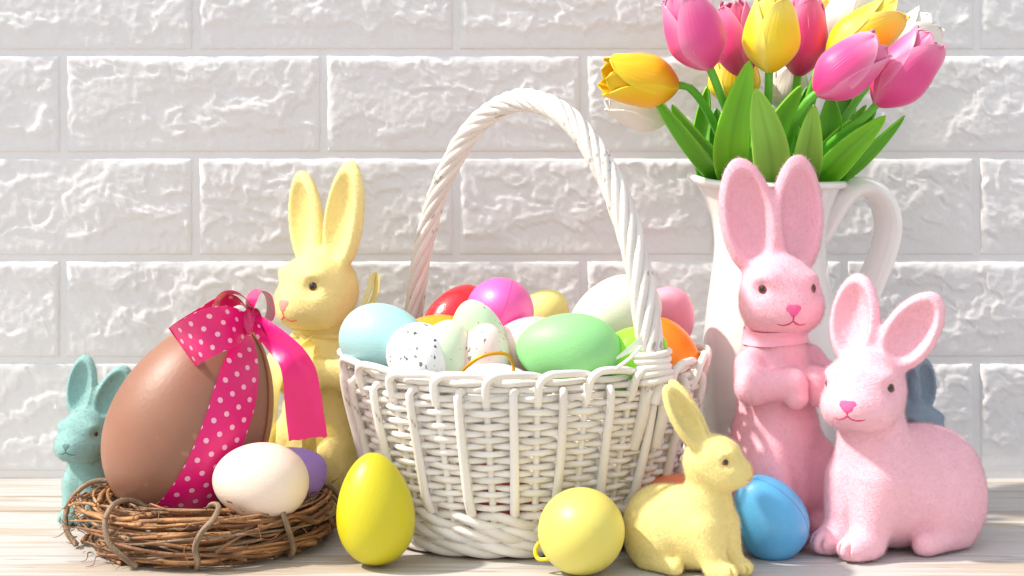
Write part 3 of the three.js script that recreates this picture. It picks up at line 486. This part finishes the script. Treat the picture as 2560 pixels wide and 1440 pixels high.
// ---------------------------------------------------------------- flocked rabbits: one continuous surface each, meshed from a distance field
const SE = (x, y, z, a, b, c) => { const p = x / a, q = y / b, r = z / c, k = Math.sqrt(p * p + q * q + r * r); if (k < 1e-9) return -Math.min(a, b, c); const k1 = Math.sqrt(p * p / a / a + q * q / b / b + r * r / c / c) || 1e-12; return k1 * 0 === 0 ? k * (k - 1) / Math.sqrt((p / a) * (p / a) + (q / b) * (q / b) + (r / c) * (r / c)) : 0; };
const smin = (a, b, k) => { const h = Math.max(k - Math.abs(a - b), 0) / k; return Math.min(a, b) - h * h * k * 0.25; };
const smax = (a, b, k) => -smin(-a, -b, k);
function SC(x, y, z, A, B, r1, r2) { const bx = B[0] - A[0], by = B[1] - A[1], bz = B[2] - A[2], px = x - A[0], py = y - A[1], pz = z - A[2], h = clamp((px * bx + py * by + pz * bz) / (bx * bx + by * by + bz * bz), 0, 1); return Math.hypot(px - bx * h, py - by * h, pz - bz * h) - lerp(r1, r2, h); }
function meshField(f, lo, hi, cell) {             // surface nets on a grid; far blocks are skipped
  const nx = Math.ceil((hi[0] - lo[0]) / cell) + 1, ny = Math.ceil((hi[1] - lo[1]) / cell) + 1, nz = Math.ceil((hi[2] - lo[2]) / cell) + 1, D = new Float32Array(nx * ny * nz), id = (i, j, k) => (k * ny + j) * nx + i, Bk = 8;
  for (let k0 = 0; k0 < nz; k0 += Bk) for (let j0 = 0; j0 < ny; j0 += Bk) for (let i0 = 0; i0 < nx; i0 += Bk) {
    const c = f(lo[0] + (i0 + Bk / 2) * cell, lo[1] + (j0 + Bk / 2) * cell, lo[2] + (k0 + Bk / 2) * cell), far = Math.abs(c) > Bk * cell * 1.9;
    for (let k = k0; k < Math.min(nz, k0 + Bk); k++) for (let j = j0; j < Math.min(ny, j0 + Bk); j++) for (let i = i0; i < Math.min(nx, i0 + Bk); i++) D[id(i, j, k)] = far ? c : f(lo[0] + i * cell, lo[1] + j * cell, lo[2] + k * cell);
  }
  const vid = new Int32Array(nx * ny * nz).fill(-1), pos = [], idx = [], E = [[0, 1], [2, 3], [4, 5], [6, 7], [0, 2], [1, 3], [4, 6], [5, 7], [0, 4], [1, 5], [2, 6], [3, 7]];
  const v = new Float32Array(8);
  for (let k = 0; k < nz - 1; k++) for (let j = 0; j < ny - 1; j++) for (let i = 0; i < nx - 1; i++) {
    let msk = 0; for (let q = 0; q < 8; q++) { v[q] = D[id(i + (q & 1), j + ((q >> 1) & 1), k + (q >> 2))]; if (v[q] < 0) msk |= 1 << q; }
    if (msk === 0 || msk === 255) continue;
    let sx = 0, sy = 0, sz = 0, n = 0;
    for (const [a, b] of E) if ((v[a] < 0) !== (v[b] < 0)) { const t = v[a] / (v[a] - v[b]); sx += lerp(a & 1, b & 1, t); sy += lerp((a >> 1) & 1, (b >> 1) & 1, t); sz += lerp(a >> 2, b >> 2, t); n++; }
    vid[id(i, j, k)] = pos.length / 3; pos.push(lo[0] + (i + sx / n) * cell, lo[1] + (j + sy / n) * cell, lo[2] + (k + sz / n) * cell);
  }
  const quad = (a, b, c, d, fl) => { if (a < 0 || b < 0 || c < 0 || d < 0) return; fl ? idx.push(a, b, c, a, c, d) : idx.push(a, c, b, a, d, c); };
  for (let k = 1; k < nz - 1; k++) for (let j = 1; j < ny - 1; j++) for (let i = 1; i < nx - 1; i++) {
    const s = D[id(i, j, k)] < 0;
    if (s !== (D[id(i + 1, j, k)] < 0)) quad(vid[id(i, j - 1, k - 1)], vid[id(i, j, k - 1)], vid[id(i, j, k)], vid[id(i, j - 1, k)], s);
    if (s !== (D[id(i, j + 1, k)] < 0)) quad(vid[id(i - 1, j, k - 1)], vid[id(i - 1, j, k)], vid[id(i, j, k)], vid[id(i, j, k - 1)], s);
    if (s !== (D[id(i, j, k + 1)] < 0)) quad(vid[id(i - 1, j - 1, k)], vid[id(i, j - 1, k)], vid[id(i, j, k)], vid[id(i - 1, j, k)], s);
  }
  return { pos, idx };
}
function headField(o) {                           // head, cheeks, muzzle and hollow ears in the head's own frame (millimetres)
  const ears = o.ears.map((e) => { const m = new THREE.Matrix4().makeRotationFromEuler(new THREE.Euler(R(e.back ?? -6), R(e.turn ?? 0), R(e.tilt), 'ZXY')).setPosition(...e.at); return { i: m.clone().invert().elements, ...e }; });
  return (x, y, z) => {
    let d = SE(x, y, z, ...o.skull);
    d = smin(d, SE(Math.abs(x) - o.cheek[0], y - o.cheek[1], z - o.cheek[2], ...o.cheekR), 9);
    d = smin(d, SE(x, y - o.muz[1], z - o.muz[2], ...o.muzR), 9);
    d = smin(d, SE(Math.abs(x) - o.brow[0], y - o.brow[1], z - o.brow[2], 6, 3.2, 5), 8);
    d = smax(d, -SE(Math.abs(x) - o.eye[0] * 1.22, y - o.eye[1], z - o.eye[2] * 1.22, 4.6, 4.4, 4.6), 5);
    for (const e of ears) {
      const M = e.i, X = M[0] * x + M[4] * y + M[8] * z + M[12], Y = M[1] * x + M[5] * y + M[9] * z + M[13], Z = M[2] * x + M[6] * y + M[10] * z + M[14];
      const f = clamp(Y / e.L, 0, 1), wd = 1 - 0.16 * (f - 0.45);
      let q = SE(X / wd, Y - e.L * 0.5, Z, e.w, e.L * 0.56, 7);
      q = smax(q, -SE(X / wd, Y - e.L * 0.5, Z - 8.2, e.w * 0.78, e.L * 0.47, 11.8), 2.4);
      d = smin(d, q, 5);
    }
    return d;
  };
}
const flockBump = bumpOf(grain, 1); flockBump.repeat.set(70, 70);
function rabbit(cfg) {
  const { label, pos, turn, s, colour, sheen } = cfg, o = cfg.head, t = thing('rabbit_figurine', label, 'rabbit figurine', pos, 'flocked rabbit figurines of the display'); t.rotation.y = R(turn);
  const mm = s * 0.001, hf = headField(o), hm = new THREE.Matrix4().makeRotationFromEuler(new THREE.Euler(R(o.pitch ?? 0), R(o.yaw ?? 0), R(o.roll ?? 0), 'YXZ')).scale(V(o.hs ?? 1, o.hs ?? 1, o.hs ?? 1)).setPosition(...o.at), hi = hm.clone().invert().elements;
  const body = cfg.body, field = (x, y, z) => {
    const M = hi, a = M[0] * x + M[4] * y + M[8] * z + M[12], b = M[1] * x + M[5] * y + M[9] * z + M[13], c = M[2] * x + M[6] * y + M[10] * z + M[14];
    return smax(smin(body(x, y, z), hf(a, b, c) * (o.hs ?? 1), o.join ?? 5), 0.2 - y, 2.5);
  };
  const { pos: P, idx } = meshField(field, cfg.lo, cfg.hi, cfg.cell), n = P.length / 3, N = new Float32Array(n * 3), C = new Float32Array(n * 3), UV = new Float32Array(n * 2), base = lin(colour), e = 0.5;
  for (let i = 0; i < n; i++) {
    const x = P[i * 3], y = P[i * 3 + 1], z = P[i * 3 + 2]; let gx = field(x + e, y, z) - field(x - e, y, z), gy = field(x, y + e, z) - field(x, y - e, z), gz = field(x, y, z + e) - field(x, y, z - e); const l = Math.hypot(gx, gy, gz) || 1; gx /= l; gy /= l; gz /= l;
    const j = 0.34 * cfg.cell * (hash(i, 3, 7) - 0.5) + 0.07 * noise(x * 0.35, y * 0.35, z * 0.35); P[i * 3] += gx * j; P[i * 3 + 1] += gy * j; P[i * 3 + 2] += gz * j;
    const k = 0.2; let ax = gx + k * (hash(i, 1, 1) - 0.5), ay = gy + k * (hash(i, 2, 1) - 0.5), az = gz + k * (hash(i, 3, 1) - 0.5); const q = Math.hypot(ax, ay, az); N[i * 3] = ax / q; N[i * 3 + 1] = ay / q; N[i * 3 + 2] = az / q;
    const v = 1 + 0.03 * (hash(i, 9, 2) - 0.5) + 0.03 * noise(x * 0.12, y * 0.12, z * 0.12); for (let c = 0; c < 3; c++) C[i * 3 + c] = base[c] * v;
    UV[i * 2] = (x + 0.8 * z) * mm; UV[i * 2 + 1] = (y + 0.35 * z) * mm;
  }
  for (let i = 0; i < P.length; i++) P[i] *= mm;
  const g = new THREE.BufferGeometry(); g.setAttribute('position', new THREE.Float32BufferAttribute(P, 3)); g.setAttribute('normal', new THREE.BufferAttribute(N, 3)); g.setAttribute('color', new THREE.BufferAttribute(C, 3)); g.setAttribute('uv', new THREE.BufferAttribute(UV, 2)); g.setIndex(idx);
  mesh('body', g, std(0xffffff, 0.95, { vertexColors: true, sheen: 1, sheenColor: new THREE.Color(sheen), sheenRoughness: 0.45, bumpMap: flockBump, bumpScale: 0.00022, specularIntensity: 0.2 }), t);
  { // flock: short standing fibres, far too many to count
    const fg = new THREE.BufferGeometry(), w = 0.00007, l = 0.00092; fg.setAttribute('position', new THREE.Float32BufferAttribute([w, 0, 0, -w / 2, 0, w * 0.87, -w / 2, 0, -w * 0.87, 0, l, 0], 3)); fg.setIndex([0, 3, 1, 1, 3, 2, 2, 3, 0]); fg.computeVertexNormals();
    const cnt = cfg.fibres ?? 40000, im = new THREE.InstancedMesh(fg, std(new THREE.Color(colour).lerp(new THREE.Color(0xffffff), 0.3), 0.9, { sheen: 0.6, sheenColor: new THREE.Color(sheen), sheenRoughness: 0.5, specularIntensity: 0.2, transmission: 0.3, thickness: 0 }), cnt), M4 = new THREE.Matrix4(), q = new THREE.Quaternion(), nv = V(0, 0, 0), sc = V(1, 1, 1), keep = seed; seed = 99;
    for (let i = 0; i < cnt; i++) { const k = Math.floor(rnd() * n) * 3, h = cfg.cell * mm * 0.8; nv.set(N[k] + rr(-0.45, 0.45), N[k + 1] + rr(-0.55, 0.35), N[k + 2] + rr(-0.45, 0.45)).normalize(); q.setFromUnitVectors(up, nv); const z = rr(0.6, 1.15); sc.set(z, z, z); M4.compose(V(P[k] + rr(-h, h) - nv.x * 0.0001, Math.max(0.0004, P[k + 1] + rr(-h, h)), P[k + 2] + rr(-h, h)), q, sc); im.setMatrixAt(i, M4); }
    seed = keep; im.name = 'flock'; im.userData.kind = 'stuff'; im.castShadow = im.receiveShadow = true; t.add(im);
  }
  // face: points found on the surface by looking along the head's own z (or outwards from its middle)
  const toBody = (p) => p.applyMatrix4(hm);
  const onFront = (x, y) => { let z = 60; for (let i = 0; i < 240 && hf(x, y, z) > 0.02; i++) z -= Math.max(0.06, hf(x, y, z) * 0.6); return V(x, y, z); };
  const out = (p) => toBody(p).multiplyScalar(mm);
  for (const sg of [-1, 1]) {
    const d = V(o.eye[0] * sg, o.eye[1], o.eye[2]).normalize(); let r = 50; for (let i = 0; i < 300; i++) { const q = hf(d.x * r, d.y * r, d.z * r); if (q < 0.02) break; r -= Math.max(0.05, q * 0.6); }
    const c = d.clone().multiplyScalar(r - o.eyeR * 0.25), dirB = d.clone().transformDirection(hm), ey = new THREE.Group(); ey.name = 'eye'; ey.position.copy(out(c)); ey.quaternion.setFromUnitVectors(V(0, 0, 1), dirB); t.add(ey);
    const er = o.eyeR * mm, iris = new THREE.SphereGeometry(er, 20, 14); iris.scale(1, 1.05, 0.72); mesh('iris', iris, std(o.iris ?? 0x7a3a12, 0.15, { clearcoat: 1, clearcoatRoughness: 0.03 }), ey);
    const pu = new THREE.SphereGeometry(er * 0.62, 16, 12); pu.scale(1, 1.05, 0.5); pu.translate(0, 0, er * 0.48); mesh('pupil', pu, std(o.pupil ?? 0x1a0906, 0.08, { clearcoat: 1, clearcoatRoughness: 0.03 }), ey);
    const rim = new THREE.TorusGeometry(er * 1.0, er * 0.16, 6, 24); rim.translate(0, 0, er * 0.12); mesh('eyelid', rim, std(o.lid ?? 0xc97a3a, 0.8), ey);
  }
  { // nose: a soft patch laid on the tip of the muzzle
    const pos = [], id = [], A = 28, Q = 7, [nx, ny] = o.nose; for (let q = 0; q <= Q; q++) for (let a = 0; a < A; a++) { const th = a / A * 6.2832, rad = q / Q * (1 + 0.16 * Math.cos(3 * (th - Math.PI / 2) + Math.PI)), p = onFront(o.noseR[0] * rad * Math.cos(th) + nx, ny + o.noseR[1] * rad * Math.sin(th)); p.z += 0.55 * Math.sqrt(Math.max(0, 1 - Math.pow(q / Q, 2))) - 0.1; out(p); pos.push(p.x, p.y, p.z); }
    for (let q = 0; q < Q; q++) for (let a = 0; a < A; a++) { const i = q * A + a, j = q * A + (a + 1) % A; id.push(i, i + A, j, j, i + A, j + A); }
    const ng = new THREE.BufferGeometry(); ng.setAttribute('position', new THREE.Float32BufferAttribute(pos, 3)); ng.setIndex(id); ng.computeVertexNormals(); mesh('nose', ng, std(o.noseC, 0.9, { sheen: 0.4, sheenColor: new THREE.Color(o.noseC), sheenRoughness: 0.6 }), t);
    const line = (pts) => tube(pts.map(([x, y]) => { const p = onFront(x, y); p.z -= 0.15 * o.lineR; return out(p); }), (f) => o.lineR * mm * (0.55 + 0.45 * Math.sin(Math.PI * Math.min(1, 0.25 + f * 0.75))), 24, 6);
    const [mw, md] = o.mouth, y0 = ny - o.noseR[1] * 0.7, y1 = y0 - md;
    mesh('mouth', mergeGeometries([line([[0, y0], [0, (y0 + y1) / 2], [0, y1 + 0.4]]), line([[0, y1 + 0.6], [-mw * 0.3, y1 - 1.2], [-mw * 0.65, y1 - 1.9], [-mw, y1 - 1.3]]), line([[0, y1 + 0.6], [mw * 0.3, y1 - 1.2], [mw * 0.65, y1 - 1.9], [mw, y1 - 1.3]])]), std(o.mouthC, 0.9), t);
  }
  return { t, mm, field };
}
const abs = Math.abs;
const standing = (x, y, z) => {
  let d = SE(x, y - 30, z + 3, 32, 32, 30);
  d = smin(d, SE(x, y - 60, z - 1, 26, 32, 24), 14);
  d = smin(d, SE(x, y - 93, z + 1, 24.5, 19, 19), 12);
  const X = abs(x);
  d = smin(d, SE(X - 19, y - 32, z - 15, 13.5, 26, 17), 6);
  let ft = SE(X - 15, y - 7, z - 27, 10, 8.5, 17); for (const o of [-3.2, 3.2]) ft = smax(ft, -SE(X - 15 - o, y - 7, z - 44, 0.9, 7, 5), 2.2);
  d = smin(d, ft, 5);
  let arm = SC(X, y, z, [23, 102, 4], [27, 90, 12], 8.5, 9.5); arm = smin(arm, SC(X, y, z, [27, 90, 12], [9, 92, 25], 9.5, 8.6), 4); arm = smin(arm, SC(X, y, z, [9, 92, 25], [8.2, 85, 28], 8.6, 7.2), 3);
  d = smin(d, arm, 3.5);
  d = smin(d, SC(x, y, z, [0, 97, -1], [0, 122, 0], 19.5, 17.5), 8);
  d = smin(d, SE(x, y - 18, z + 36, 10, 10, 10), 4);
  return d;
};
const sitting = (x, y, z) => {
  let d = SE(x, y - 32, z + 24, 33, 34.5, 35);
  d = smin(d, SE(x, y - 34, z - 6, 27, 34, 30), 16);
  d = smin(d, SE(x, y - 42, z - 26, 21, 34, 17), 12);
  const X = abs(x);
  d = smin(d, SE(X - 24.5, y - 24, z + 20, 12, 25, 25), 4);
  d = smin(d, SC(X, y, z, [25, 7, -22], [26, 6.5, 8], 8, 7.5), 4);
  let leg = SC(X, y, z, [11.5, 40, 31], [10, 10, 38], 11.5, 10); leg = smin(leg, SE(X - 10, y - 7, z - 46, 10, 8, 14), 6);
  for (const o of [-3.2, 3.2]) leg = smax(leg, -SE(X - 10 - o, y - 7, z - 60, 0.9, 7, 5), 2.2);
  d = smin(d, leg, 9);
  d = smin(d, SC(x, y, z, [0, 62, 20], [0, 86, 26], 19, 17), 9);
  d = smin(d, SE(x, y - 22, z + 60, 10, 10, 10), 4);
  return d;
};
const standHead = (o) => ({ at: [0, 142, 3], skull: [22.5, 23, 23], cheek: [10, -8, 8], cheekR: [14, 13.5, 14], muz: [0, -10, 17], muzR: [9.5, 9, 9], brow: [12, 9.5, 14], eye: [15.5, 4.5, 17], eyeR: 3.2, nose: [0, -7], noseR: [4.6, 3.6], mouth: [8.5, 4.5], lineR: 0.62, noseC: 0xf0659c, mouthC: 0xd84a6e, join: 2.5,
  ears: [{ at: [-11, 13, -4], tilt: 9, turn: -8, L: 64, w: 17.5 }, { at: [11.5, 13, -4], tilt: -4, turn: 8, L: 65, w: 17.5 }], ...o });
const sitHead = (o) => ({ at: [0, 92, 28], skull: [22, 22.5, 25], cheek: [8, -9, 12], cheekR: [13, 12, 14], muz: [0, -8, 22], muzR: [10, 9, 10], brow: [13, 9, 13], eye: [18.5, 4, 12.5], eyeR: 3.0, nose: [0, -5], noseR: [4.8, 3.4], mouth: [9, 3.6], lineR: 0.6, noseC: 0xf0659c, mouthC: 0xe0507e, join: 5,
  ears: [{ at: [-11, 15, -6], tilt: -4, turn: -10, L: 47, w: 15.5 }, { at: [11, 14, -7], tilt: -33, turn: 12, L: 46, w: 15 }], ...o });
const floorAt = (px, D) => V((px - 1280) * D / F, 0, CZ - D);
const satinBand = (hex, o) => std(hex, 0.32, { sheen: 0.5, sheenColor: new THREE.Color(0xffffff), sheenRoughness: 0.4, ...o });
function collar(r, mat, y, hh) {                  // ribbon lying round the neck
  const g = []; for (let j = 0; j <= 6; j++) { const row = [], f = j / 6 - 0.5; for (let i = 0; i <= 72; i++) { const a = i / 72 * 6.2832, Y = y + hh * f + 0.7 * Math.sin(a * 2 + 1), sn = Math.sin(a), cs = Math.cos(a); let q = 40; for (let k = 0; k < 160; k++) { const d = r.field(q * sn, Y, q * cs); if (d < 0.55) break; q -= Math.max(0.08, (d - 0.5) * 0.7); } row.push([q, a, Y]); } g.push(row); }
  // taut cloth: each height takes the mean girth of its neighbours
  for (const row of g) { const w = row.map((p) => p[0]); row.forEach((p, i) => { let m = 0; for (let k = -5; k <= 5; k++) m = Math.max(m, w[(i + k + 72) % 72] * (1 - 0.004 * Math.abs(k))); p[0] = Math.min(m, 20.3) + 0.5 + 0.15 * noise(i * 0.5, p[2], 3); }); }
  mesh('neck_ribbon', sheet(g.map((row) => row.map(([q, a, Y]) => V(q * Math.sin(a), Y, q * Math.cos(a)).multiplyScalar(r.mm))), 0.0004), mat, r.t);
}
const loopOf = (r, mat, pts, dir, w) => { const e1 = pts.map((p) => V(...p).addScaledVector(V(...dir), -w / 2).multiplyScalar(r.mm)), e2 = pts.map((p) => V(...p).addScaledVector(V(...dir), w / 2).multiplyScalar(r.mm)); mesh('ribbon_bow', ribbon(e1, e2, 40, 5), mat, r.t); };

// tall pink rabbit in front of the jug
{
  const r = rabbit({ label: 'tall pink flocked rabbit standing with folded paws before the jug', pos: floorAt(1938, 1.04), turn: 32, s: 1.0, fibres: 110000, colour: 0xfabccb, sheen: 0xfff0f2, body: standing, lo: [-42, -2, -52], hi: [42, 232, 52], cell: 1.05,
    head: standHead({ yaw: -22, iris: 0x8e2a22, lid: 0xe58a8a }) });
  const m = satinBand(0xf9b3c6);
  collar(r, m, 117, 8);
  loopOf(r, m, [[18, 116, -12], [26, 128, -16], [30, 142, -18], [24, 146, -22], [20, 130, -22], [18, 116, -18]], [0.3, 0, 1], 9);
  loopOf(r, m, [[18, 116, -12], [28, 112, -14], [32, 98, -16], [26, 92, -20], [20, 104, -20], [17, 114, -16]], [0.3, 0, 1], 9);
}
// tall yellow rabbit behind the basket
{
  const r = rabbit({ label: 'tall yellow flocked rabbit standing behind the basket looking left', pos: floorAt(806, 1.105), turn: -28, s: 0.97, fibres: 70000, colour: 0xf5e39a, sheen: 0xfff6d0, body: standing, lo: [-42, -2, -52], hi: [42, 232, 52], cell: 1.15,
    head: standHead({ yaw: -18, hs: 1.1, iris: 0x6e3a14, lid: 0xc98a3a, noseC: 0xf29a8e, mouthC: 0xe8705e, ears: [{ at: [-13, 13, -4], tilt: 19, turn: 2, L: 56, w: 14.5 }, { at: [11, 13, -4], tilt: -5, turn: 4, L: 60, w: 15 }] }) });
  const m = satinBand(0xfdf5b4, { transmission: 0.6, thickness: 0 });
  collar(r, m, 117, 9);
  loopOf(r, m, [[10, 117, -19], [17, 126, -25], [23, 137, -27], [23, 148, -29], [18, 151, -33], [15, 143, -34], [11, 124, -28]], [0.75, 0.1, 0.66], 14);
  loopOf(r, m, [[10, 117, -19], [22, 116, -26], [30, 108, -28], [32, 98, -30], [26, 98, -33], [18, 108, -30], [12, 116, -24]], [0.8, 0, 0.6], 10);
  // two translucent tails falling from the knot at the front of the neck
  for (const [dx, tw] of [[13, 3], [-17, -3]]) { const p = [[4, 113, 22], [4 + dx * 0.4, 104, 32], [4 + dx * 0.75, 84, 40], [4 + dx, 56, 40], [4 + dx * 1.1, 34, 39]]; const e1 = p.map(([x, y, z]) => V(x - 6, y + tw, z).multiplyScalar(r.mm)), e2 = p.map(([x, y, z]) => V(x + 6, y - tw, z + 1).multiplyScalar(r.mm)); mesh('ribbon_tail', ribbon(e1, e2, 30, 5), m, r.t); }
}
// sitting pink rabbit on the right
rabbit({ label: 'large pink flocked rabbit sitting at the right end of the table', pos: floorAt(2246, 1.012), turn: -52, s: 1.0, fibres: 110000, colour: 0xfbc4d1, sheen: 0xfff0f2, body: sitting, lo: [-46, -2, -76], hi: [48, 172, 66], cell: 1.05,
  head: sitHead({ yaw: 22, iris: 0x6e2a1c, lid: 0xc0605a }) });
// small yellow rabbit at the front
rabbit({ label: 'small yellow flocked rabbit sitting before the basket looking right', pos: floorAt(1716, 0.96), turn: 46, s: 0.655, colour: 0xeedc92, sheen: 0xfff4d0, body: sitting, lo: [-46, -2, -76], hi: [48, 172, 66], cell: 1.35,
  head: sitHead({ yaw: 30, eyeR: 3.2, iris: 0x8a4a1c, lid: 0xc07a2c, noseC: 0xf2b07a, mouthC: 0xe89060, noseR: [3.6, 2.8], ears: [{ at: [-10, 13, -8], tilt: 6, turn: -40, back: -30, L: 56, w: 13 }, { at: [10, 13, -8], tilt: -3, turn: 48, back: -30, L: 56, w: 13 }] }) });
// small turquoise rabbit behind the nest
rabbit({ label: 'small turquoise flocked rabbit peeking out behind the chocolate egg', pos: floorAt(244, 1.088), turn: -14, s: 0.57, colour: 0x93bdb9, sheen: 0xe8fffb, body: sitting, lo: [-46, -2, -76], hi: [60, 196, 66], cell: 1.4,
  head: sitHead({ yaw: -4, hs: 1.2, eyeR: 3.2, iris: 0x7a3a22, lid: 0x6a5a52, noseR: [3.6, 2.6], noseC: 0x6a8a86, mouthC: 0x4a6a68, ears: [{ at: [-11, 15, -6], tilt: -5, turn: -6, L: 52, w: 16 }, { at: [11, 14, -7], tilt: -27, turn: 10, L: 50, w: 15 }] }) });
// small blue grey rabbit behind the sitting pink one
rabbit({ label: 'small blue grey flocked rabbit mostly hidden behind the large pink rabbit', pos: floorAt(2270, 1.13), turn: 14, s: 0.55, colour: 0x8d9dac, sheen: 0xe0ecf8, body: sitting, lo: [-46, -2, -76], hi: [56, 196, 66], cell: 1.6,
  head: sitHead({ yaw: 6, hs: 1.16, eyeR: 3.4, iris: 0x6a3226, lid: 0x6a5a52, noseC: 0x4e5a6a, mouthC: 0x4a5566, ears: [{ at: [-8, 15, -6], tilt: 3, turn: -4, L: 48, w: 16 }, { at: [9, 15, -7], tilt: -4, turn: 6, L: 48, w: 16 }] }) });

renderer.render(scene, camera);
